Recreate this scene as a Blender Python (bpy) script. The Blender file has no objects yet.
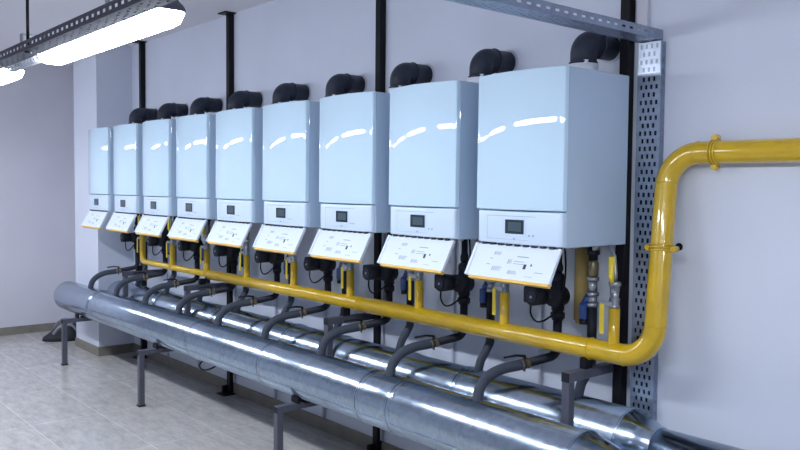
import bpy, math, random
from mathutils import Vector, Matrix
random.seed(7)
R = math.radians
col = bpy.context.scene.collection
scn = bpy.context.scene
Z0 = 1.395          # boiler undersides hang this high above the floor (z = 0)

# ------------------------------------------------------------------ camera
cam_d = bpy.data.cameras.new('camera')
cam = bpy.data.objects.new('camera', cam_d); col.objects.link(cam)
F, YAW, PIT, ROL = 795.2086, 0.8637, 0.0497, 0.0088
cam_d.sensor_fit = 'HORIZONTAL'; cam_d.sensor_width = 36.0; cam_d.lens = F * 36.0 / 800.0
cam_d.clip_start = 0.05
vd = Vector((-math.sin(YAW) * math.cos(PIT), math.cos(YAW) * math.cos(PIT), -math.sin(PIT)))
vr = Vector((math.cos(YAW), math.sin(YAW), 0)); vu = vr.cross(vd)
c_, s_ = math.cos(ROL), math.sin(ROL)
vr, vu = c_ * vr + s_ * vu, c_ * vu - s_ * vr
M_ = Matrix((vr, vu, -vd)).transposed().to_4x4()
M_.translation = Vector((1.9667, -2.5266, 0.2446 + Z0))
cam.matrix_world = M_
scn.camera = cam

# ------------------------------------------------------------------ world and exposure
w = bpy.data.worlds.new('world'); scn.world = w; w.use_nodes = True
w.node_tree.nodes['Background'].inputs[0].default_value = (0.6, 0.7, 1, 1)
w.node_tree.nodes['Background'].inputs[1].default_value = 0.05
scn.view_settings.view_transform = 'Standard'; scn.view_settings.look = 'None'
scn.view_settings.gamma = 1.0; scn.view_settings.exposure = 2.16
scn.view_settings.use_curve_mapping = False
LAMP = 13.0          # the tubes inside the fluorescent fixtures
LAMP_COL = (0.84, 0.90, 1.0, 1)

# ------------------------------------------------------------------ materials
def mat(name, color, rough=.5, metal=0., coat=0., bump=0., bscale=60., var=0., vscale=5., spec=.5, coat_r=.03):
    m = bpy.data.materials.new(name); m.use_nodes = True
    nt = m.node_tree; b = nt.nodes['Principled BSDF']
    b.inputs['Base Color'].default_value = (*color, 1)
    b.inputs['Roughness'].default_value = rough; b.inputs['Metallic'].default_value = metal
    b.inputs['Coat Weight'].default_value = coat; b.inputs['Coat Roughness'].default_value = coat_r
    b.inputs['Specular IOR Level'].default_value = spec
    tc = nt.nodes.new('ShaderNodeTexCoord')
    if var:
        n = nt.nodes.new('ShaderNodeTexNoise'); n.inputs['Scale'].default_value = vscale; n.inputs['Detail'].default_value = 5
        nt.links.new(tc.outputs['Object'], n.inputs['Vector'])
        r = nt.nodes.new('ShaderNodeMapRange'); r.inputs[1].default_value = .3; r.inputs[2].default_value = .7
        r.inputs[3].default_value = 1 - var; r.inputs[4].default_value = 1 + var
        nt.links.new(n.outputs[0], r.inputs[0])
        mx = nt.nodes.new('ShaderNodeVectorMath'); mx.operation = 'SCALE'
        mx.inputs[0].default_value = color; nt.links.new(r.outputs[0], mx.inputs['Scale'])
        nt.links.new(mx.outputs[0], b.inputs['Base Color'])
    if bump:
        n = nt.nodes.new('ShaderNodeTexNoise'); n.inputs['Scale'].default_value = bscale; n.inputs['Detail'].default_value = 4
        nt.links.new(tc.outputs['Object'], n.inputs['Vector'])
        bp = nt.nodes.new('ShaderNodeBump'); bp.inputs['Strength'].default_value = bump; bp.inputs['Distance'].default_value = .01
        nt.links.new(n.outputs[0], bp.inputs['Height']); nt.links.new(bp.outputs[0], b.inputs['Normal'])
    return m

M = {}
M['wall'] = mat('painted_plaster', (.67, .71, .82), .7, bump=.08, bscale=90, var=.03, vscale=2)
M['endwall'] = mat('painted_plaster_end', (.66, .65, .72), .75, bump=.08, bscale=90, var=.03, vscale=2)
M['farwall'] = mat('painted_plaster_unseen', (.48, .49, .54), .8)
M['ceiling'] = mat('ceiling_paint', (.74, .71, .76), .8, bump=.05)
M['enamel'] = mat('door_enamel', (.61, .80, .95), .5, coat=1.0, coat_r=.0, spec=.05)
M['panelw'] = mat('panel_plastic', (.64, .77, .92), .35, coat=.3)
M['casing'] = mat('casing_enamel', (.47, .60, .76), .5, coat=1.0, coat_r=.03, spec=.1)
M['flap'] = mat('flap_plastic', (.74, .82, .92), .4)
M['ink'] = mat('grey_ink', (.30, .36, .45), .6)
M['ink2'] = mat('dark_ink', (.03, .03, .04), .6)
M['line'] = mat('panel_groove', (.33, .42, .55), .6)
M['display'] = mat('display_glass', (.02, .035, .05), .15, coat=.4)
M['lcd'] = mat('display_lcd', (.05, .085, .11), .3)
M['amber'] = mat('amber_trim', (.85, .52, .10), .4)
M['yellow'] = mat('gas_yellow', (.62, .395, .003), .28, coat=.8, coat_r=.05, var=.10, vscale=9, bump=.03, bscale=35)
M['lever'] = mat('lever_yellow', (.85, .66, .05), .4)
M['black'] = mat('black_metal', (.004, .004, .008), .5, spec=.25)
M['blackp'] = mat('black_plastic', (.009, .011, .02), .55, spec=.35, bump=.1)
M['duct'] = mat('flue_plastic', (.02, .026, .046), .5, spec=.4, bump=.15, bscale=40, var=.2, vscale=20)
M['brace'] = mat('grey_steel_tube', (.085, .09, .12), .45, var=.15, vscale=10)
M['hose'] = mat('grey_insulation', (.045, .055, .078), .75, bump=.3, bscale=120)
M['brass'] = mat('brass', (.26, .22, .14), .4, metal=.8)
M['steelv'] = mat('valve_steel', (.42, .45, .5), .35, metal=.9)
M['blue'] = mat('blue_filter', (.02, .06, .22), .4)
M['ochre'] = mat('ochre_shade', (.42, .30, .10), .6, var=.15, vscale=12)
M['pvc'] = mat('grey_pvc', (.55, .58, .66), .5)
M['white'] = mat('white_plastic', (.72, .76, .84), .45)
M['fixture'] = mat('fixture_grey', (.09, .09, .13), .55)
M['pvcw'] = mat('duct_white', (.62, .62, .70), .5)
M['bag'] = mat('black_nylon', (.015, .015, .02), .6, bump=.4, bscale=60)
M['greyrag'] = mat('grey_strap', (.28, .29, .36), .7)
M['kerb'] = mat('skirting_tile', (.22, .205, .175), .45, var=.12, vscale=9)

def galv(name, base, rough, aniso=0.):
    m = mat(name, base, rough, metal=1.0)
    nt = m.node_tree; b = nt.nodes['Principled BSDF']
    tc = nt.nodes.new('ShaderNodeTexCoord'); v = nt.nodes.new('ShaderNodeTexVoronoi')
    v.inputs['Scale'].default_value = 45; nt.links.new(tc.outputs['Object'], v.inputs['Vector'])
    n = nt.nodes.new('ShaderNodeTexNoise'); n.inputs['Scale'].default_value = 3; n.inputs['Detail'].default_value = 6
    nt.links.new(tc.outputs['Object'], n.inputs['Vector'])
    a = nt.nodes.new('ShaderNodeMath'); a.operation = 'ADD'
    nt.links.new(v.outputs['Color'], a.inputs[0]); nt.links.new(n.outputs[0], a.inputs[1])
    r = nt.nodes.new('ShaderNodeMapRange'); r.inputs[1].default_value = .3; r.inputs[2].default_value = 1.5
    r.inputs[3].default_value = rough - .04; r.inputs[4].default_value = rough + .06
    nt.links.new(a.outputs[0], r.inputs[0]); nt.links.new(r.outputs[0], b.inputs['Roughness'])
    r2 = nt.nodes.new('ShaderNodeMapRange'); r2.inputs[1].default_value = .3; r2.inputs[2].default_value = 1.5
    r2.inputs[3].default_value = .85; r2.inputs[4].default_value = 1.12
    nt.links.new(a.outputs[0], r2.inputs[0])
    mx = nt.nodes.new('ShaderNodeVectorMath'); mx.operation = 'SCALE'; mx.inputs[0].default_value = base
    nt.links.new(r2.outputs[0], mx.inputs['Scale']); nt.links.new(mx.outputs[0], b.inputs['Base Color'])
    bp = nt.nodes.new('ShaderNodeBump'); bp.inputs['Strength'].default_value = .05; bp.inputs['Distance'].default_value = .02
    n2 = nt.nodes.new('ShaderNodeTexNoise'); n2.inputs['Scale'].default_value = 6; n2.inputs['Detail'].default_value = 2
    nt.links.new(tc.outputs['Object'], n2.inputs['Vector'])
    nt.links.new(n2.outputs[0], bp.inputs['Height']); nt.links.new(bp.outputs[0], b.inputs['Normal'])
    return m
M['galv'] = galv('galvanised_sheet', (.42, .51, .62), .18)
M['tray'] = galv('galvanised_tray', (.34, .39, .48), .38)
M['traydark'] = mat('darkened_tray', (.10, .105, .14), .55, metal=.3, var=.15, vscale=8)  # colour darkened to hold back the glare of the lamps beside it
M['traylight'] = galv('galvanised_tray_lit', (.62, .68, .78), .35)

def tile_mat():
    m = mat('floor_tiles', (.4, .4, .4), .16, spec=.5)
    nt = m.node_tree; b = nt.nodes['Principled BSDF']
    tc = nt.nodes.new('ShaderNodeTexCoord'); mp = nt.nodes.new('ShaderNodeMapping')
    mp.inputs['Location'].default_value = (3.66, 0.055, 0)
    nt.links.new(tc.outputs['Object'], mp.inputs['Vector'])
    br = nt.nodes.new('ShaderNodeTexBrick'); nt.links.new(mp.outputs[0], br.inputs['Vector'])
    br.offset = 0.0; br.squash = 1.0
    br.inputs['Scale'].default_value = 1.0; br.inputs['Mortar Size'].default_value = .0035
    br.inputs['Mortar Smooth'].default_value = .3; br.inputs['Brick Width'].default_value = .9; br.inputs['Row Height'].default_value = .46
    br.inputs['Color1'].default_value = (1, 1, 1, 1); br.inputs['Color2'].default_value = (.93, .93, .93, 1)
    br.inputs['Mortar'].default_value = (1.32, 1.32, 1.36, 1)
    n = nt.nodes.new('ShaderNodeTexNoise'); n.inputs['Scale'].default_value = 9; n.inputs['Detail'].default_value = 12; n.inputs['Roughness'].default_value = .78
    mp2 = nt.nodes.new('ShaderNodeMapping'); mp2.inputs['Scale'].default_value = (.6, 1.6, 1); mp2.inputs['Rotation'].default_value = (0, 0, .4)
    nt.links.new(tc.outputs['Object'], mp2.inputs['Vector']); nt.links.new(mp2.outputs[0], n.inputs['Vector'])
    cr = nt.nodes.new('ShaderNodeValToRGB'); nt.links.new(n.outputs[0], cr.inputs[0])
    cr.color_ramp.elements[0].position = .32; cr.color_ramp.elements[0].color = (.40, .385, .365, 1)
    cr.color_ramp.elements[1].position = .68; cr.color_ramp.elements[1].color = (.64, .62, .60, 1)
    mx = nt.nodes.new('ShaderNodeMix'); mx.data_type = 'RGBA'; mx.blend_type = 'MULTIPLY'; mx.inputs[0].default_value = 1
    nt.links.new(cr.outputs[0], mx.inputs[6]); nt.links.new(br.outputs['Color'], mx.inputs[7])
    nt.links.new(mx.outputs[2], b.inputs['Base Color'])
    return m
M['floor'] = tile_mat()

def emis(name, colr, s):
    m = bpy.data.materials.new(name); m.use_nodes = True
    b = m.node_tree.nodes['Principled BSDF']; b.inputs['Base Color'].default_value = (.8, .8, .85, 1)
    b.inputs['Emission Color'].default_value = colr; b.inputs['Emission Strength'].default_value = s
    return m
M['lamp'] = emis('lit_diffuser', LAMP_COL, LAMP)

# ------------------------------------------------------------------ mesh helpers
class MB:
    def __init__(s): s.v = []; s.f = []; s.sm = []
    def add(s, vs, fs, smooth=False):
        o = len(s.v); s.v += [Vector(p) for p in vs]
        for f in fs: s.f.append([i + o for i in f]); s.sm.append(smooth)
        return s
    def box(s, x0, x1, y0, y1, z0, z1, b=0.):
        if b <= 0:
            vs = [(x, y, z) for x in (x0, x1) for y in (y0, y1) for z in (z0, z1)]
            return s.add(vs, [(0, 1, 3, 2), (4, 6, 7, 5), (0, 4, 5, 1), (2, 3, 7, 6), (0, 2, 6, 4), (1, 5, 7, 3)])
        vs = []; idx = {}
        for sx in (0, 1):
            for sy in (0, 1):
                for sz in (0, 1):
                    cx, cy, cz = (x0, x1)[sx], (y0, y1)[sy], (z0, z1)[sz]
                    dx, dy, dz = (b, -b)[sx], (b, -b)[sy], (b, -b)[sz]
                    idx[sx, sy, sz, 'x'] = len(vs); vs.append((cx, cy + dy, cz + dz))
                    idx[sx, sy, sz, 'y'] = len(vs); vs.append((cx + dx, cy, cz + dz))
                    idx[sx, sy, sz, 'z'] = len(vs); vs.append((cx + dx, cy + dy, cz))
        fs = []
        I = idx
        for k in (0, 1):
            fs.append([I[k, a, c, 'x'] for a, c in ((0, 0), (1, 0), (1, 1), (0, 1))])
            fs.append([I[a, k, c, 'y'] for a, c in ((0, 0), (1, 0), (1, 1), (0, 1))])
            fs.append([I[a, c, k, 'z'] for a, c in ((0, 0), (1, 0), (1, 1), (0, 1))])
        for a in (0, 1):
            for c in (0, 1):
                fs.append([I[a, c, 0, 'x'], I[a, c, 1, 'x'], I[a, c, 1, 'y'], I[a, c, 0, 'y']])
                fs.append([I[a, 0, c, 'x'], I[a, 1, c, 'x'], I[a, 1, c, 'z'], I[a, 0, c, 'z']])
                fs.append([I[0, a, c, 'y'], I[1, a, c, 'y'], I[1, a, c, 'z'], I[0, a, c, 'z']])
                for d in (0, 1): fs.append([I[a, c, d, 'x'], I[a, c, d, 'y'], I[a, c, d, 'z']])
        return s.add(vs, fs)
    def tube(s, pts, rad, n=16, cap=True):
        pts = [Vector(p) for p in pts]
        if not hasattr(rad, '__len__'): rad = [rad] * len(pts)
        T = []
        for i in range(len(pts)):
            a = pts[max(i - 1, 0)]; b = pts[min(i + 1, len(pts) - 1)]
            t = (b - a)
            if t.length < 1e-9: t = pts[-1] - pts[0]
            T.append(t.normalized())
        up = Vector((0, 0, 1)) if abs(T[0].z) < .9 else Vector((0, 1, 0))
        nrm = (up - up.dot(T[0]) * T[0]).normalized(); vs = []
        for i, p in enumerate(pts):
            nrm = (nrm - nrm.dot(T[i]) * T[i]).normalized(); bn = T[i].cross(nrm)
            for k in range(n):
                a = 2 * math.pi * k / n
                vs.append(p + rad[i] * (math.cos(a) * nrm + math.sin(a) * bn))
        fs = [(i * n + k, i * n + (k + 1) % n, (i + 1) * n + (k + 1) % n, (i + 1) * n + k) for i in range(len(pts) - 1) for k in range(n)]
        s.add(vs, fs, True)
        if cap:
            o = len(s.v) - len(vs)
            s.f.append([o + k for k in range(n)][::-1]); s.sm.append(False)
            s.f.append([o + (len(pts) - 1) * n + k for k in range(n)]); s.sm.append(False)
        return s
    def cyl(s, a, b, r, n=20, r2=None):
        return s.tube([a, b], [r, r if r2 is None else r2], n)
    def ring(s, c, axis, r, rt, n=24, m=8):
        c = Vector(c); ax = Vector(axis).normalized()
        u = ax.orthogonal().normalized(); v = ax.cross(u)
        pts = [c + r * (math.cos(2 * math.pi * i / n) * u + math.sin(2 * math.pi * i / n) * v) for i in range(n)]
        vs = []
        for i in range(n):
            d = (pts[i] - c).normalized()
            for k in range(m):
                a = 2 * math.pi * k / m; vs.append(pts[i] + rt * (math.cos(a) * d + math.sin(a) * ax))
        fs = [(i * m + k, i * m + (k + 1) % m, ((i + 1) % n) * m + (k + 1) % m, ((i + 1) % n) * m + k) for i in range(n) for k in range(m)]
        return s.add(vs, fs, True)
    def split(s):
        par = list(range(len(s.v)))
        def fd(a):
            while par[a] != a: par[a] = par[par[a]]; a = par[a]
            return a
        for f in s.f:
            for q in f[1:]:
                a, b = fd(f[0]), fd(q)
                if a != b: par[b] = a
        comp = {}
        for f, sm in zip(s.f, s.sm): comp.setdefault(fd(f[0]), []).append((f, sm))
        out = []
        for fs in comp.values():
            mb = MB(); ix = {}
            for f, sm in fs:
                g_ = []
                for q in f:
                    if q not in ix: ix[q] = len(mb.v); mb.v.append(s.v[q])
                    g_.append(ix[q])
                mb.f.append(g_); mb.sm.append(sm)
            out.append(mb)
        return out
    def each(s, name, m, parent=None, **k):      # every connected piece a part of its own
        return [q.build(name, m, parent, **k) for q in s.split()]
    def build(s, name, m, parent=None, solid=0., loc=None, bevel=0.):
        me = bpy.data.meshes.new(name)
        vs = [Vector((p.x, p.y, p.z + Z0)) for p in s.v]
        if parent is not None:
            o0 = origin_of(parent)
        elif loc is not None: o0 = Vector(loc)
        else:
            xs = [p.x for p in vs]; ys = [p.y for p in vs]
            o0 = Vector(((min(xs) + max(xs)) / 2, (min(ys) + max(ys)) / 2, min(p.z for p in vs)))
        me.from_pydata([tuple(p - o0) for p in vs], [], s.f)
        me.polygons.foreach_set('use_smooth', s.sm); me.materials.append(m)
        me.validate(); me.update()
        o = bpy.data.objects.new(name, me); col.objects.link(o)
        import bmesh as _b
        bm = _b.new(); bm.from_mesh(me); _b.ops.recalc_face_normals(bm, faces=bm.faces); bm.to_mesh(me); bm.free()
        if parent is not None: o.parent = parent
        else: o.location = o0
        if solid:
            md = o.modifiers.new('thickness', 'SOLIDIFY'); md.thickness = solid; md.offset = 0
        if bevel:
            md = o.modifiers.new('bevel', 'BEVEL'); md.width = bevel; md.segments = 2; md.limit_method = 'ANGLE'
        return o

def origin_of(o):
    v = Vector(o.location)
    while o.parent: o = o.parent; v += Vector(o.location)
    return v
def bend(pts, r, n=8):
    """polyline with its inner corners rounded to radius r"""
    pts = [Vector(p) for p in pts]; out = [pts[0]]
    for i in range(1, len(pts) - 1):
        a = (pts[i - 1] - pts[i]); b = (pts[i + 1] - pts[i]); la, lb = a.length, b.length
        a.normalize(); b.normalize(); th = a.angle(b)
        t = min(r / math.tan(th / 2), la * .49, lb * .49); rr = t * math.tan(th / 2)
        cdir = (a + b).normalized(); c = pts[i] + cdir * (rr / math.sin(th / 2))
        p0 = pts[i] + a * t; p1 = pts[i] + b * t; u = (p0 - c); v = (p1 - c); ang = u.angle(v)
        for k in range(n + 1):
            q = k / n
            out.append(c + (math.sin((1 - q) * ang) * u + math.sin(q * ang) * v) / math.sin(ang))
    out.append(pts[-1]); return out
def smooth(pts, n=6):
    pts = [Vector(p) for p in pts]; P = [2 * pts[0] - pts[1]] + pts + [2 * pts[-1] - pts[-2]]; out = []
    for i in range(1, len(P) - 2):
        for k in range(n):
            t = k / n
            out.append(.5 * ((2 * P[i]) + (P[i + 1] - P[i - 1]) * t + (2 * P[i - 1] - 5 * P[i] + 4 * P[i + 1] - P[i + 2]) * t * t + (-P[i - 1] + 3 * P[i] - 3 * P[i + 1] + P[i + 2]) * t ** 3))
    out.append(pts[-1]); return out
def empty(name, x, y, z):
    o = bpy.data.objects.new(name, None); o.empty_display_size = .1
    o.location = (x, y, z + Z0); col.objects.link(o); return o
def tag(o, label=None, cat=None, group=None, kind=None):
    if label: o['label'] = label
    if cat: o['category'] = cat
    if group: o['group'] = group
    if kind: o['kind'] = kind
    return o
def copy_tree(o, parent=None):
    c = o.copy(); col.objects.link(c); c.parent = parent
    for ch in list(o.children): copy_tree(ch, c)
    return c

# ------------------------------------------------------------------ room
FL = -Z0; CE = 1.55; WY = .5; XL = -7.19; XR = 3.7; YB = -3.7
def struct(name, mb, m, **k): return tag(mb.build(name, m, **k), kind='structure')
struct('floor', MB().box(XL - .1, XR + .1, YB - .1, WY + .1, FL - .1, FL), M['floor'], loc=(0, 0, 0))
struct('ceiling', MB().box(XL - .1, XR + .1, YB - .1, WY + .1, CE, CE + .1), M['ceiling'])
struct('wall_back', MB().box(XL - .1, XR + .1, WY, WY + .12, FL, CE), M['wall'])
struct('wall_left', MB().box(XL - .12, XL, YB, WY, FL, CE), M['endwall'])
struct('wall_right', MB().box(XR, XR + .12, YB, WY, FL, CE), M['farwall'])
struct('wall_front', MB().box(XL - .1, XR + .1, YB - .12, YB, FL, CE), M['farwall'])
CX0, CX1, CY = -6.18, -5.55, .162
struct('wall_column', MB().box(CX0, CX1, CY, WY, FL, CE), M['wall'])
BH = .085
struct('baseboard_back', MB().box(CX1, XR, WY - .012, WY, FL, FL + BH), M['kerb'])
struct('baseboard_left', MB().box(XL, XL + .012, YB, WY, FL, FL + BH), M['kerb'])
struct('baseboard_column', MB().box(CX0, CX1 + .012, CY - .012, CY, FL, FL + BH).box(CX1, CX1 + .012, CY, WY - .012, FL, FL + BH), M['kerb'])

# ------------------------------------------------------------------ black posts from floor to ceiling
PX = [(-5.275, 'farthest'), (-3.60, 'third'), (-1.765, 'second'), (-.068, 'nearest')]
PLAB = ['black square steel post at the far end, rising behind the farthest boilers',
        'black steel post rising behind the fourth and fifth boilers from the far end',
        'black steel post rising between the third and second nearest boilers',
        'thick black steel post right beside the nearest boiler and the perforated tray']
PY = .455
for (x, _), lb in zip(PX, PLAB):
    e = empty('support_post', x + .025, PY + .02, FL)
    tag(e, lb, 'post', 'black posts behind the boilers')
    MB().box(x, x + .048, PY, WY, FL + .008, CE - .008, .003).build('shaft', M['black'], e)
    MB().box(x - .035, x + .083, PY - .05, WY, CE - .008, CE).build('top_plate', M['black'], e)
    MB().box(x - .035, x + .083, PY - .07, WY - .013, FL, FL + .008).box(x + .005, x + .03, PY - .045, PY, FL + .008, FL + .07).build('foot_plate', M['black'], e)

# ------------------------------------------------------------------ cladded steel pipes
def clad_pipe(name, y, z, R_, x0, xc0, xc1, rs, x1, seams, label, stub=None):
    e = empty(name, (x0 + x1) / 2, y, z - R_)
    tag(e, label, 'pipe')
    n = 48
    m = MB().tube([(x0, y, z), (x0 + .004, y, z), (x0 + .02, y, z), (x0 + .05, y, z), (xc0, y, z)], [R_ * .8, R_ * .86, R_ * .95, R_, R_], n)
    m.build('cladding', M['galv'], e)
    for sx in seams:
        m = MB()
        for d in (0, .028): m.ring((sx + d, y, z), (1, 0, 0), R_ - .001, .0065, 48, 6)
        m.tube([(sx + .004, y, z), (sx + .005, y, z), (sx + .023, y, z), (sx + .024, y, z)], [R_, R_ + .001, R_ + .001, R_], 48, cap=False)
        m.build('seam_bead', M['galv'], e)
    a = math.radians(200)
    MB().box(x0 + .06, xc0, y + math.cos(a) * R_ - .003, y + math.cos(a) * R_ + .003, z + math.sin(a) * R_ - .002, z + math.sin(a) * R_ + .002).build('lengthwise_seam', M['tray'], e)
    MB().tube([(xc0 - .004, y, z), (xc0, y, z), (xc1, y, z), (xc1 + .004, y, z)], [R_ + .001, R_ + .004, rs + .004, rs + .002], n).ring((xc0, y, z), (1, 0, 0), R_ + .002, .004, 48, 6).ring((xc1, y, z), (1, 0, 0), rs + .002, .004, 48, 6).build('reducer_cone', M['galv'], e)
    MB().tube([(xc1, y, z), (x1, y, z)], rs, 40).build('narrow_cladding', M['galv'], e)
    return e
FY, FZ, FR = -.005, -.838, .137
BY, BZ, BR = .315, -.807, .137
clad_pipe('insulated_main_pipe', FY, FZ, FR, -5.93, .13, .30, .09, 3.6, [-5.0, -3.08, -2.13, -1.17, -.93,],
          'big shiny sheet-metal clad pipe at the front, nearest the tiled floor')
clad_pipe('insulated_main_pipe', BY, BZ, BR, -5.45, .13, .255, .088, 3.6, [-4.4, -3.4, -2.4, -1.9, -1.28, -.83],
          'big shiny sheet-metal clad pipe at the back, running along the wall')

# lower frames that carry the two pipes
LOW = [(-5.37, 'farthest'), (-3.66, 'middle'), (-1.765, 'nearest')]
LLAB = ['grey steel floor bracket under the far rounded end of the front pipe',
        'grey steel floor bracket under the middle of the front pipe',
        'grey steel floor bracket under the near part of the front pipe']
for (x, _), lb in zip(LOW, LLAB):
    e = empty('pipe_support_frame', x, -.21, FL)
    tag(e, lb, 'bracket', 'floor brackets under the clad pipes')
    MB().box(x - .02, x + .02, -.23, -.19, FL + .004, -1.015, .002).build('leg', M['brace'], e)
    MB().box(x - .02, x + .02, -.23, PY, -1.015, -.979, .002).build('arm', M['brace'], e)
    MB().box(x - .0195, x + .0195, -.233, -.230, -1.0145, -.9795).build('end_cap', M['blackp'], e)
    MB().box(x - .024, x + .024, -.236, -.186, FL, FL + .012).build('foot', M['blackp'], e)
    MB().box(x - .05, x + .05, -.06, .05, -.979, -.974).box(x - .035, x + .035, -.105, -.09, -.979, -.945).box(x - .035, x + .035, .25, .38, -.979, -.940).each('saddle', M['black'], e)

# upper frames that carry the gas main
UP = [(-4.88,), (-3.66,), (-1.81,), (-.080,)]
ULAB = ['dark steel bracket between the clad pipes at the far end of the yellow pipe',
        'dark steel bracket between the clad pipes, second from the far end',
        'dark steel bracket between the clad pipes under the middle of the yellow pipe',
        'large grey steel bracket between the clad pipes, nearest the perforated tray']
for i, ((x,), lb) in enumerate(zip(UP, ULAB)):
    e = empty('gas_pipe_bracket', x, .175, FL)
    tag(e, lb, 'bracket', 'brackets under the yellow pipe')
    MB().box(x - .02, x + .02, .139, .177, (-.93, -.979, -.979, FL)[i], -.571, .002).build('leg', M['brace'], e)
    MB().box(x - .02, x + .02, .139, PY if i == 3 else WY, -.571, -.531, .002).build('arm', M['brace'], e)
    MB().box(x - .0195, x + .0195, .136, .139, -.5705, -.5315).build('end_cap', M['blackp'], e)
    MB().box(x - .015, x + .015, .255, .305, -.531, -.486).each('saddle', M['black'], e)

# ------------------------------------------------------------------ yellow gas main
GY, GZ = .28, -.443
PITCH = .606
XS = [-(8 - i) * PITCH for i in range(9)]      # right edge of every boiler, far to near
g = empty('gas_main_pipe', -1.5, GY, GZ - .045)
tag(g, 'long yellow gas pipe along the boilers, bending up and over to the right', 'pipe')
gx0 = XS[0] + .055
m = MB()
m.tube(bend([(gx0, GY, -.20), (gx0, GY, GZ), (-3.52, GY, GZ)], .05), .0245, 20)
m.build('thin_section', M['yellow'], g)
MB().tube([(-3.52, GY, GZ), (-1.66, GY, GZ)], .0385, 24).build('middle_section', M['yellow'], g)
P2 = (.24, GY, GZ); P3 = (.192, .437, .385)
MB().tube(bend([(-1.66, GY, GZ), P2, P3, (3.2, .437, .385)], .13, 14), .0445, 32).build('thick_section', M['yellow'], g)
m = MB()
for x, r in ((-3.52, .033), (-1.66, .0435), (-.055, .0455)): m.ring((x, GY, GZ), (1, 0, 0), r, .0035, 28, 6)
dv = (Vector(P3) - Vector(P2)).normalized()
for c, ax in ((Vector(P2) + dv * .13, dv), (Vector(P3) - dv * .13, dv), (Vector(P2) - Vector((.13, 0, 0)), Vector((1, 0, 0))), (Vector(P3) + Vector((.13, 0, 0)), Vector((1, 0, 0)))):
    m.ring(c, ax, .0445, .0025, 28, 6)
m.each('weld_seam', M['yellow'], g)
for i, x in enumerate(XS):
    if i == 0: continue
    MB().tube([(x + .055, GY, GZ), (x + .055, GY, GZ + .055), (x + .055, GY, -.255)], [.03, .023, .023], 20).build('branch_stub', M['yellow'], g)

def clamp(c, ax, wall_dir, label, side):
    c = Vector(c); ax = Vector(ax).normalized(); e = empty('pipe_clamp', c.x, c.y, c.z); tag(e, label, 'clamp', 'yellow pipe clamps on the wall')
    s = Vector(side).normalized(); m = MB()
    m.ring(c, ax, .0475, .004, 28, 6); m.ring(c + ax * .012, ax, .0475, .004, 28, 6); m.ring(c - ax * .012, ax, .0475, .004, 28, 6)
    m.build('band', M['yellow'], e)
    for q in (-1, 1):
        a = c + s * q * .058
        MB().cyl(a - Vector(wall_dir) * .016, a + Vector(wall_dir) * .016, .012, 14).each('bolt', M['yellow'], e)
    back = c + Vector(wall_dir) * .048
    MB().cyl(back, (back.x, WY - .004, back.z), .005, 10).cyl((back.x, WY - .006, back.z), (back.x, WY, back.z), .016, 14).build('wall_stud', M['black'], e)
tt = (.07 - GZ) / (.385 - GZ)
cpos = Vector(P2).lerp(Vector(P3), (-.0 - GZ) / (.385 - GZ))
clamp(cpos, dv, (0, 1, 0), 'yellow clamp with a black stud around the upright yellow pipe', (1, 0, 0))
clamp((.395, .437, .385), (1, 0, 0), (0, 1, 0), 'yellow clamp around the upper horizontal run of the yellow pipe', (0, 0, 1))

# ------------------------------------------------------------------ boilers
BW, BD, HD, BT = .4723, .4344, .1454, .72
ORD = ['nearest', 'second nearest', 'third nearest', 'fourth nearest', 'middle (fifth)', 'fourth farthest', 'third farthest', 'second farthest', 'farthest']
def bow(x0, x1, z0, z1, sag, edge, yb, zr=.006, nz=2, tilt=0.):
    """a panel bowed towards the room, with turned-back side edges; closed at the back"""
    n = 28; prof = []
    for i in range(n + 1):
        t = -1 + 2 * i / n; prof.append((x0 + .006 + (x1 - x0 - .012) * (t + 1) / 2, -sag * (1 - t * t)))
    prof = [(x0, yb), (x0, edge + .004), (x0 + .002, edge - .001 + .001)] + prof + [(x1 - .002, edge), (x1, edge + .004), (x1, yb)]
    k = len(prof); vs = []
    rows = [(z0, .004), (z0 + zr * .4, .001), (z0 + zr, 0), (z1 - zr, 0), (z1 - zr * .4, .001), (z1, .004)]
    for z, dy in rows:
        for j, (x, y) in enumerate(prof):
            yy = yb if j in (0, k - 1) else y + dy + tilt * (z - (z0 + z1) / 2)
            vs.append((x, min(yy, yb), z))
    fs = [(r * k + j, r * k + j + 1, (r + 1) * k + j + 1, (r + 1) * k + j) for r in range(len(rows) - 1) for j in range(k - 1)]
    m = MB().add(vs, fs, True)
    o = len(m.v) - len(vs)
    m.f.append([o + j for j in range(k)]); m.sm.append(False)
    m.f.append([o + (len(rows) - 1) * k + j for j in range(k)]); m.sm.append(False)
    m.f.append([o, o + k - 1, o + len(rows) * k - 1, o + (len(rows) - 1) * k]); m.sm.append(False)
    return m
SAG = .032
def sagy(x, sag=SAG):
    t = (x + BW / 2) / (BW / 2); return -sag * (1 - t * t)
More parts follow.
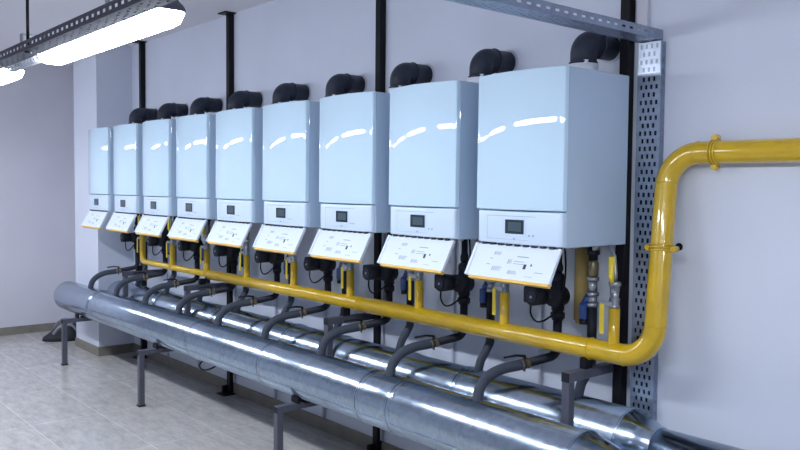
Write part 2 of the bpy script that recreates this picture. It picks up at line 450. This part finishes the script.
def make_boiler():
    e = empty('wall_boiler', -BW / 2, BD, 0)
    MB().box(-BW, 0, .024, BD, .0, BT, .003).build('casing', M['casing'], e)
    MB().box(-BW + .03, -.03, BD, PY, .5, .62).box(-BW + .03, -.03, BD, PY, .06, .1).each('mounting_bracket', M['tray'], e)
    d = bow(-BW, 0, HD + .0015, BT + .001, SAG, .0, .022, tilt=.005).build('door', M['enamel'], e)
    p = bow(-BW + .010, -.004, .004, HD - .004, .012, .004, .023).build('control_panel', M['panelw'], e)
    y = lambda x: -.012 * (1 - ((x + BW / 2) / (BW / 2 - .007)) ** 2)
    # groove around the removable cover, following the bowed panel
    m = MB()
    def strip(x0, x1, z0, z1, off=.0008, n=12):
        for i in range(n):
            a = x0 + (x1 - x0) * i / n; b = x0 + (x1 - x0) * (i + 1) / n
            m.add([(a, y(a) - off, z0), (b, y(b) - off, z0), (b, y(b) - off, z1), (a, y(a) - off, z1)], [(0, 1, 2, 3)], True)
    strip(-.40, -.13, .1195, .1215); strip(-.40, -.17, .022, .0232); strip(-.401, -.3995, .022, .1215, n=1)
    m.build('cover_groove', M['line'], p)
    m = MB(); x0, x1 = -.292, -.190
    m.box(x0 - .012, x1 + .012, y(x0) - .0016, y(x0) + .006, .034, .112, .0015); m.build('display_frame', M['panelw'], p)
    q = MB().box(x0, x1, y(x0) - .0040, y(x0) - .0010, .047, .106, .001).build('display', M['display'], p)
    m = MB(); m.box(x0 + .018, x1 - .012, y(x0) - .0048, y(x0) - .0039, .058, .096); m.build('lcd_window', M['lcd'], p)
    m = MB().box(-.246, -.238, y(-.24) - .0030, y(-.24) - .001, .024, .030).box(-.166, -.160, y(-.16) - .003, y(-.16), .040, .046).box(-.145, -.139, y(-.14) - .003, y(-.14), .040, .046)
    m.each('button', M['line'], p)
    # opened lower flap hanging forward
    T = Vector((0, .006, -.006)); ln = Vector((0, -.072, -.134)); nn = Vector((0, -.134, .072)).normalized()
    fx0, fx1 = -BW + .002, -.006
    def fp(u, v, h=0.):          # u 0..1 across, v 0..1 down, h above the face
        flare = 1
        return Vector((fx0 + (fx1 - fx0) * u, 0, 0)) + T + ln * v + nn * h
    m = MB()
    def slab(u0, u1, v0, v1, h0, h1, mm):
        vs = [fp(u, v, h) for u in (u0, u1) for v in (v0, v1) for h in (h0, h1)]
        mm.add(vs, [(0, 1, 3, 2), (4, 6, 7, 5), (0, 4, 5, 1), (2, 3, 7, 6), (0, 2, 6, 4), (1, 5, 7, 3)])
    slab(0, 1, 0, 1, -.006, .004, m)
    f = m.build('flap', M['flap'], e, bevel=.002)
    m = MB(); slab(-.002, .028, 0, 1.0, .004, .009, m); slab(.972, 1.002, 0, 1.0, .004, .009, m); m.each('flap_rim', M['flap'], f)
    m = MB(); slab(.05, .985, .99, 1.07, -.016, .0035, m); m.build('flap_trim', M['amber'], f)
    m = MB(); rr = random.Random(3)
    for (u, v, wd, hh) in ((.27, .22, .09, .10), (.55, .30, .13, .05), (.24, .42, .03, .04), (.46, .42, .05, .13), (.53, .45, .12, .03), (.53, .52, .12, .03), (.22, .60, .04, .04), (.30, .66, .12, .13), (.50, .74, .11, .11), (.80, .72, .09, .03), (.70, .86, .09, .02)):
        if hh > .06:
            for q in range(4): slab(u, u + wd * (1 - .25 * rr.random()), v + q * hh / 4, v + q * hh / 4 + hh / 10, .0041, .0046, m)
            slab(u, u + .006, v, v + hh, .0041, .0046, m)
        else: slab(u, u + wd, v, v + hh * .5, .0041, .0046, m)
    m.build('printed_diagram', M['ink'], f)
    m = MB(); slab(.655, .685, .52, .66, .0041, .0047, m); slab(.73, .745, .50, .56, .0041, .0047, m); m.build('printed_arrow', M['ink2'], f)
    # dark teeth drawn as the jagged shadow gap between panel and flap
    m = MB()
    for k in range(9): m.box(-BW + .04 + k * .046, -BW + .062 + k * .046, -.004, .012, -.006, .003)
    m.each('gap_shadow', M['ink2'], e)
    # underside connections
    m = MB()
    for x, yy, r in ((-.10, .36, .016), (-.20, .34, .014), (-.33, .38, .016), (-.26, .3, .011)): m.cyl((x, yy, -.03), (x, yy, .001), r, 14)
    m.each('connection_stub', M['steelv'], e)
    return e
proto_b = make_boiler()

# flue elbow
def make_flue():
    cx, cyy, r = -.145, .305, .056
    e = empty('flue_elbow', cx, cyy, BT)
    MB().tube([(cx, cyy, BT), (cx, cyy, BT + .048)], .064, 32).ring((cx, cyy, BT + .046), (0, 0, 1), .062, .004).build('collar', M['white'], e)
    pts = bend([(cx, cyy, BT + .04), (cx, cyy, .862), (cx, WY - .006, .862)], .075, 10)
    MB().tube(pts, r, 32).build('elbow', M['duct'], e)
    m = MB()
    m.ring((cx, cyy + .085, .862), (0, 1, 0), r + .001, .005, 32, 8).ring((cx, cyy, .776), (0, 0, 1), r + .002, .004, 32, 8)
    m.each('socket_ring', M['duct'], e)
    MB().cyl((cx, WY - .006, .862), (cx, WY, .862), r + .010, 32).build('wall_seal', M['pvc'], e)
    MB().box(cx + .035, cx + .05, cyy - .045, cyy - .03, BT + .046, BT + .062).build('clip', M['white'], e)
    return e
proto_f = make_flue()

# circulation pump on its upright black pipe
VX, VY = -.320, .385
def make_pump():
    e = empty('circulation_pump', VX, VY, -.55)
    m = MB().tube([(VX, VY, .0), (VX, VY, -.10), (VX, VY, -.12), (VX, VY, -.14)], [.016, .016, .022, .022], 18)
    m.cyl((VX, VY, -.40), (VX, VY, -.14), .0175, 18); m.build('riser_pipe', M['blackp'], e)
    m = MB()
    for z in (-.175, -.345): m.cyl((VX, VY, z - .014), (VX, VY, z + .014), .033, 6).cyl((VX, VY, z - .022), (VX, VY, z + .022), .026, 18)
    m.each('union_nut', M['blackp'], e)
    m = MB().cyl((VX, VY - .045, -.255), (VX, VY + .03, -.255), .046, 24).cyl((VX, VY, -.32), (VX, VY, -.19), .030, 18)
    m.cyl((VX, VY, -.255), (VX - .05, VY - .035, -.255), .040, 20)
    m.build('pump_volute', M['blackp'], e)
    mm = MB().cyl((VX - .05, VY - .125, -.255), (VX - .05, VY - .02, -.255), .041, 24).build('motor', M['blackp'], e)
    MB().cyl((VX - .05, VY - .130, -.255), (VX - .05, VY - .124, -.255), .026, 20).build('face_disc', M['duct'], mm)
    MB().cyl((VX - .05, VY - .134, -.255), (VX - .05, VY - .129, -.255), .006, 10).build('vent_screw', M['steelv'], mm)
    MB().box(VX - .125, VX - .060, VY - .10, VY - .03, -.290, -.215, .006).build('terminal_box', M['blackp'], e)
    pts = smooth([(VX - .10, VY - .07, -.29), (VX - .10, VY - .07, -.345), (VX - .065, VY - .07, -.375), (VX - .02, VY - .055, -.36), (VX + .035, VY - .035, -.30), (VX + .05, VY - .02, -.2), (VX + .04, VY, -.10), (VX + .03, VY, .0)], 6)
    MB().tube(pts, .0045, 8).build('cable_or_filler', M['black'], e)
    return e
proto_p = make_pump()

# supply hose from the pump down to the front clad pipe
def make_supply():
    e = empty('insulated_branch_pipe', -.445, 0, -.71)
    pts = bend([(VX, VY, -.37), (VX, VY, -.530), (-.385, .235, -.560)], .045, 8)
    MB().tube(pts, .0205, 18).build('lower_elbow', M['blackp'], e)
    q = smooth([(-.395, .205, -.565), (-.425, .125, -.577), (-.448, .065, -.605), (-.455, .02, -.65), (-.452, .0, -.712)], 7)
    MB().tube([(-.385, .235, -.560)] + q, .024, 18).build('insulation_sleeve', M['hose'], e)
    v = MB().tube([(-.376, .262, -.556), (-.380, .250, -.558), (-.385, .235, -.560), (-.390, .219, -.563), (-.393, .209, -.565)], [.019, .027, .021, .027, .019], 8).build('union_valve', M['brass'], e)
    MB().cyl((-.385, .235, -.560), (-.385, .235, -.522), .007, 10).tube([(-.385, .235, -.525), (-.405, .20, -.521), (-.43, .145, -.528)], .0055, 8).build('lever', M['black'], v)
    MB().cyl((-.385, .235, -.595), (-.385, .235, -.560), .006, 8).build('drain_plug', M['brass'], v)
    return e
proto_s = make_supply()

# return line: fittings, blue filter and insulated bend into the back clad pipe
RX, RY = -.123, .375
def make_return():
    e = empty('return_line', RX, RY, -.70)
    z = 0.
    MB().tube([(RX, RY, .0), (RX, RY, -.02), (RX, RY, -.022), (RX, RY, -.05), (RX, RY, -.052), (RX, RY, -.075)], [.018, .018, .028, .028, .02, .02], 12).build('flexible_joint', M['blackp'], e)
    MB().tube([(RX, RY, -.075), (RX, RY, -.085), (RX, RY, -.11), (RX, RY, -.14), (RX, RY, -.15)], [.017, .024, .026, .024, .017], 8).build('check_valve', M['brass'], e)
    m = MB().cyl((RX, RY, -.165), (RX, RY, -.148), .027, 6).cyl((RX, RY, -.215), (RX, RY, -.165), .019, 16).cyl((RX, RY, -.232), (RX, RY, -.215), .027, 6).cyl((RX, RY, -.262), (RX, RY, -.232), .021, 16).cyl((RX, RY, -.28), (RX, RY, -.262), .026, 6)
    m.build('union_fitting', M['steelv'], e)
    MB().box(RX - .052, RX - .012, RY - .035, RY + .015, -.34, -.265, .008).cyl((RX - .03, RY - .01, -.265), (RX - .012, RY - .01, -.235), .018, 14).build('dirt_filter', M['blue'], e)
    MB().cyl((RX, RY, -.50), (RX, RY, -.28), .021, 18).cyl((RX - .035, RY - .01, -.36), (RX - .035, RY - .01, -.34), .022, 16).build('sleeve_pipe', M['blackp'], e)
    q = bend([(RX, RY, -.49), (RX, RY, -.535), (RX - .015, RY - .05, -.62), (RX - .022, RY - .07, -.70)], .06, 8)
    MB().tube(q, .0215, 18).build('insulation_sleeve', M['hose'], e)
    return e
proto_r = make_return()

# gas cock on the branch stub
def make_gascock():
    x, y = .055, GY
    e = empty('gas_cock', x, y, -.255)
    MB().tube([(x, y, -.255), (x, y, -.245), (x, y, -.243), (x, y, -.215), (x, y, -.213), (x, y, -.165), (x, y, -.163), (x, y, -.145)], [.022, .022, .019, .023, .017, .021, .026, .026], 8).build('valve_body', M['steelv'], e)
    MB().tube([(x, y, -.146), (x, y, -.11), (x - .012, y + .01, -.04), (x - .045, y + .02, .0)], [.010, .010, .008, .008], 12).build('gas_tube', M['steelv'], e)
    MB().cyl((x, y - .028, -.235), (x, y, -.235), .008, 10).box(x - .045, x + .008, y - .030, y - .026, -.246, -.226, .001).build('spindle', M['steelv'], e)
    MB().box(x - .050, x - .028, y - .034, y - .029, -.365, -.238, .002).build('lever', M['lever'], e)
    MB().tube([(x + .002, y - .022, -.150), (x + .002, y - .03, -.12), (x + .004, y - .032, -.04)], [.008, .012, .013], 12).build('upper_lever', M['lever'], e)
    return e
proto_g = make_gascock()
def make_drain():
    x = -.50
    m = MB().cyl((x, WY - .016, -1.3), (x, WY - .016, .05), .009, 10)
    return m.build('drain_pipe', M['pvc'])
proto_d = make_drain()

blab = {0: 'white boiler nearest the perforated tray, its grey side fully in view', 8: 'smallest looking white boiler, farthest along the row beside the column'}
NEAR = ['nearest', 'second nearest', 'third nearest', 'fourth nearest', 'fifth nearest', 'fourth farthest', 'third farthest', 'second farthest', 'farthest']
kinds = [
 (proto_b, 'white wall boiler with open lower flap, {o} in the row', 'boiler', 'row of wall boilers'),
 (proto_f, 'dark grey flue elbow on top of the {o} boiler', 'flue elbow', 'flue elbows on the boilers'),
 (proto_p, 'black circulation pump with cable under the {o} boiler', 'pump', 'circulation pumps under the boilers'),
 (proto_s, 'grey insulated branch pipe curving from the {o} boiler into the front clad pipe', 'pipe', 'branch pipes to the front clad pipe'),
 (proto_r, 'upright pipe with brass valve and blue filter under the {o} boiler', 'pipe', 'return lines to the back clad pipe'),
 (proto_g, 'gas cock with yellow levers on the branch at the {o} boiler', 'valve', 'gas cocks on the yellow pipe'),
 (proto_d, 'thin grey drain pipe on the wall below the {o} boiler', 'pipe', 'thin drain pipes on the wall'),
]
for proto, lab, cat, grp in kinds:
    for i in range(9):
        o = proto if i == 0 else copy_tree(proto)
        if i: o.location = Vector(proto.location) + Vector((-PITCH * i, 0, 0))
        L = lab.format(o=NEAR[i])
        if proto is proto_b and i in blab: L = blab[i]
        tag(o, L, cat, grp)

tag(MB().cyl((-.235, .445, -.36), (-.235, .445, .0), .032, 20).cyl((-.235, .445, -.375), (-.235, .445, -.36), .025, 20).build('ochre_shade_pipe', M['ochre']),  # pipe shape added in place of a yellowish shadow by the wall
    'ochre stand-in for a yellowish shadow beneath the nearest boiler, close to the wall', 'pipe')

# ------------------------------------------------------------------ perforated cable trays
def perf(mb, org, U, V, lu, lv, pu, pv, hu, hv, stagger=True, mu=.008):
    """perforated plate: lu across (U), lv along (V), holes hu x hv at pitch pu x pv"""
    org, U, V = Vector(org), Vector(U), Vector(V)
    rows = int(lv / pv)
    def q(u0, u1, v0, v1):
        mb.add([org + U * u0 + V * v0, org + U * u1 + V * v0, org + U * u1 + V * v1, org + U * u0 + V * v1], [(0, 1, 2, 3)])
    for r in range(rows):
        v0 = r * pv; va = v0 + (pv - hv) / 2; vb = va + hv; v1 = v0 + pv
        q(0, lu, v0, va); q(0, lu, vb, v1)
        n = max(1, int((lu - 2 * mu) / pu) + 1)
        if stagger and r % 2 == 0: n -= 1
        off = (lu - (n - 1) * pu) / 2; cur = 0
        for k in range(n):
            a = off + k * pu - hu / 2; q(cur, a, va, vb); cur = a + hu
        q(cur, lu, va, vb)
    if rows * pv < lv: q(0, lu, rows * pv, lv)

TX0, TX1 = .019, .129
TB = WY - .034          # the perforated face; the side flanges reach back to the wall
e = empty('cable_tray', (TX0 + TX1) / 2, WY, FL)
tag(e, 'upright perforated galvanised cable tray on the wall beside the yellow pipe', 'cable tray')
m = MB(); perf(m, (TX0, TB, FL), (1, 0, 0), (0, 0, 1), TX1 - TX0, .855 - FL, 0.0245, .0325, .0105, .019)
m.build('base_plate', M['tray'], e, solid=.0015)
for xx in (TX0, TX1):
    m = MB(); perf(m, (xx, TB, FL), (0, 1, 0), (0, 0, 1), WY - TB, .855 - FL, .5, .05, .007, .02, False)
    m.build('side_flange', M['tray'], e, solid=.0015)
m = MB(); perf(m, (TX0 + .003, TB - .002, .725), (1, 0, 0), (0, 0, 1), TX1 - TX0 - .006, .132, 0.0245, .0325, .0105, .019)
m.build('lit_band_plate', M['traylight'], e, solid=.0015)  # brighter plate put in for the band of light at the tray top
m = MB()
for z in (-1.2, -.5, .2, .8): m.cyl((.0735, TB + .001, z), (.0735, WY, z), .0005, 6)
m.each('spacer', M['steelv'], e)

e = empty('cable_tray', .07, -.9, .862)
tag(e, 'overhead perforated cable tray running out from the wall above the nearest boiler', 'cable tray')
HY0, HY1 = -3.2, .488
m = MB(); perf(m, (.02, HY0, .862), (1, 0, 0), (0, 1, 0), .10, HY1 - HY0, .022, .03, .009, .017)
m.build('base_plate', M['tray'], e, solid=.0015)
for xx in (.02, .12):
    m = MB(); perf(m, (xx, HY0, .862), (0, 0, 1), (0, 1, 0), .042, HY1 - HY0, .5, .052, .009, .024, False)
    m.build('side_flange', M['tray'], e, solid=.0015)

LY, LT0, LH = -1.605, .742, .034
e = empty('cable_tray', -2, LY, LT0)
tag(e, 'overhead perforated tray along the room that carries the glowing lamps', 'cable tray')
m = MB(); perf(m, (-6.9, LY - LH, LT0), (0, 1, 0), (1, 0, 0), 2 * LH, 10.0, .022, .04, .008, .018)
m.build('base_plate', M['traydark'], e, solid=.0015)
for yy in (LY - LH, LY + LH):
    m = MB(); perf(m, (-6.9, yy, LT0), (0, 0, 1), (1, 0, 0), .036, 10.0, .5, .048, .011, .024, False)
    m.build('side_flange', M['traydark'], e, solid=.0015)
for k, (x, lb) in enumerate(((-1.27, 'thin dark threaded rod in the photo\'s top left corner, holding the lamp tray'),)):
    o = MB().cyl((x, LY - .02, LT0 - .004), (x, LY - .02, CE), .006, 8).cyl((x, LY - .02, LT0 - .008), (x, LY - .02, LT0), .012, 6)
    tag(o.build('hanger_rod', M['black']), lb, 'rod')

for k, (x, lb) in enumerate(((.036, 'added black strip darkening the upright tray holes, on the side of the black post'), (.061, 'added black strip darkening the upright tray holes, second from the black post'),
                              (.086, 'added black strip darkening the upright tray holes, second from the yellow pipe'), (.111, 'added black strip darkening the upright tray holes, on the side of the yellow pipe'))):
    tag(MB().box(x - .0118, x + .0118, WY - .024, WY - .004, FL + .01, .85, .004).build('cable_or_filler', M['black']), lb, 'cable', 'added black strips inside the upright tray')  # black strips added behind the holes so they look dark

# ------------------------------------------------------------------ lamps
def rrect(cx, cy, hx, hy, r, n=5):
    pts = []
    for sx, sy, a0 in ((1, 1, 0), (-1, 1, 90), (-1, -1, 180), (1, -1, 270)):
        for k in range(n + 1):
            a = R(a0 + 90 * k / n); pts.append((cx + sx * (hx - r) + r * math.cos(a), cy + sy * (hy - r) + r * math.sin(a)))
    return pts
def loft(layers):
    k = len(layers[0][0]); vs = []; m = MB()
    for pts, z in layers: vs += [(x, y, z) for x, y in pts]
    m.add(vs, [(i * k + j, i * k + (j + 1) % k, (i + 1) * k + (j + 1) % k, (i + 1) * k + j) for i in range(len(layers) - 1) for j in range(k)], True)
    m.f.append(list(range(k))); m.sm.append(False)
    m.f.append([(len(layers) - 1) * k + j for j in range(k)]); m.sm.append(False)
    return m
LCY = -1.48
def make_lamp():
    cx = -.91; hx = .58
    e = empty('ceiling_lamp', cx, LCY, .752)
    loft([(rrect(cx, LCY, hx - .025, .035, .03), .728), (rrect(cx, LCY, hx - .012, .050, .04), .738), (rrect(cx, LCY, hx - .002, .0585, .045), .760), (rrect(cx, LCY, hx, .060, .045), .768)]).build('diffuser', M['lamp'], e)
    loft([(rrect(cx, LCY, hx + .004, .064, .045), .768), (rrect(cx, LCY, hx + .004, .064, .045), .776), (rrect(cx, LCY, hx - .002, .058, .04), .788), (rrect(cx, LCY, hx - .02, .046, .035), .808), (rrect(cx, LCY, hx - .05, .030, .025), .816)]).build('housing', M['fixture'], e)
    for q in (-1, 1):
        MB().box(cx + q * .45 - .015, cx + q * .45 + .015, LY - .02, LCY + .03, .816, .820).box(cx + q * .45 - .015, cx + q * .45 + .015, LY - .02, LY - .016, LT0, .817).build('tray_bracket', M['steelv'], e)
        for s in (-1, 1):
            MB().box(cx + q * .4 - .012, cx + q * .4 + .012, LCY + s * .067 - .004, LCY + s * .067 + .004, .755, .785).build('clip', M['fixture'], e)
    return e
pl = make_lamp()
llab = {0: 'glowing fluorescent lamp hanging at the upper left, seen whole',
        -1: 'glowing fluorescent lamp cut off by the left edge of the photo',
        -2: 'glowing lamp near the end wall, left of the one cut off by the left edge',
        -3: 'added unseen lamp closest to the end wall, last under the lamp tray',  # extra lamp out of view, added to brighten the end wall
        2.2: 'added unseen lamp at the near end of the lamp tray, beside the right-hand wall',  # added beyond the view to lift the light on the right side
        1.18: 'glowing lamp on the tray just right of the wholly seen one, above the view'}
for i in (0, -1, -2, -3, 1.18, 2.2):
    o = pl if i == 0 else copy_tree(pl)
    if i: o.location = Vector(pl.location) + Vector((1.70 * i, 0, 0))
    tag(o, llab.get(i, 'glowing fluorescent lamp further along the tray, outside the photo'), 'lamp', 'fluorescent lamps under the tray')
m = MB(); n = 90; pts = []
for i in range(n * 2):
    t = i / (n * 2 - 1); a = t * 2 * math.pi * 10
    pts.append((-1.99 + .44 * t, LCY - .02 + .017 * math.cos(a), .765 + .017 * math.sin(a)))
m.tube(pts, .0055, 6)
tag(m.build('coiled_cable', M['white']), 'pale coiled flexible cable between the two glowing lamps', 'cable')

# ------------------------------------------------------------------ small things
tag(MB().box(-.005, .05, WY - .02, WY, .91, CE).build('cable_trunking', M['pvcw'], bevel=.003), 'white cable trunking on the wall above the upright perforated tray', 'trunking')
pts = smooth([(-3.10, .02, -.972), (-3.06, -.04, -1.005), (-2.98, -.06, -1.02), (-2.90, -.05, -1.005), (-2.86, .0, -.973)], 6)
tag(MB().tube(pts, .006, 8).build('hanging_cable', M['black']), 'black cable loop drooping below the front clad pipe', 'cable')

# dark tool bag by the end wall
e = empty('tool_bag', -6.62, .16, FL); tag(e, 'black tool bag with grey straps on the floor beside the column', 'bag')
def bagmesh():
    vs = []; rings = [(0., 1., 1.), (.03, 1.05, 1.05), (.07, .95, .9), (.11, .75, .7), (.15, .5, .55), (.165, .3, .3)]
    k = 20; rr = random.Random(5)
    for z, sx, sy in rings:
        for j in range(k):
            a = 2 * math.pi * j / k; w_ = 1 + .10 * math.sin(3 * a + z * 20) + rr.uniform(-.03, .03)
            vs.append((-6.62 + .10 * z / .1 * .3 + .17 * sx * w_ * math.cos(a), .16 + .06 * z / .1 + .18 * sy * w_ * math.sin(a), FL + z))
    fs = [(i * k + j, i * k + (j + 1) % k, (i + 1) * k + (j + 1) % k, (i + 1) * k + j) for i in range(len(rings) - 1) for j in range(k)]
    m = MB().add(vs, fs, True); m.f.append(list(range(k))); m.sm.append(False); m.f.append([(len(rings) - 1) * k + j for j in range(k)]); m.sm.append(False)
    return m
bagmesh().build('bag_body', M['bag'], e)
MB().tube(smooth([(-6.66, .10, FL + .12), (-6.62, .13, FL + .19), (-6.58, .2, FL + .21), (-6.55, .26, FL + .13)]), .013, 8).tube(smooth([(-6.52, .04, FL + .08), (-6.48, .1, FL + .155), (-6.46, .2, FL + .165), (-6.45, .26, FL + .1)]), .013, 8).each('handle', M['greyrag'], e)
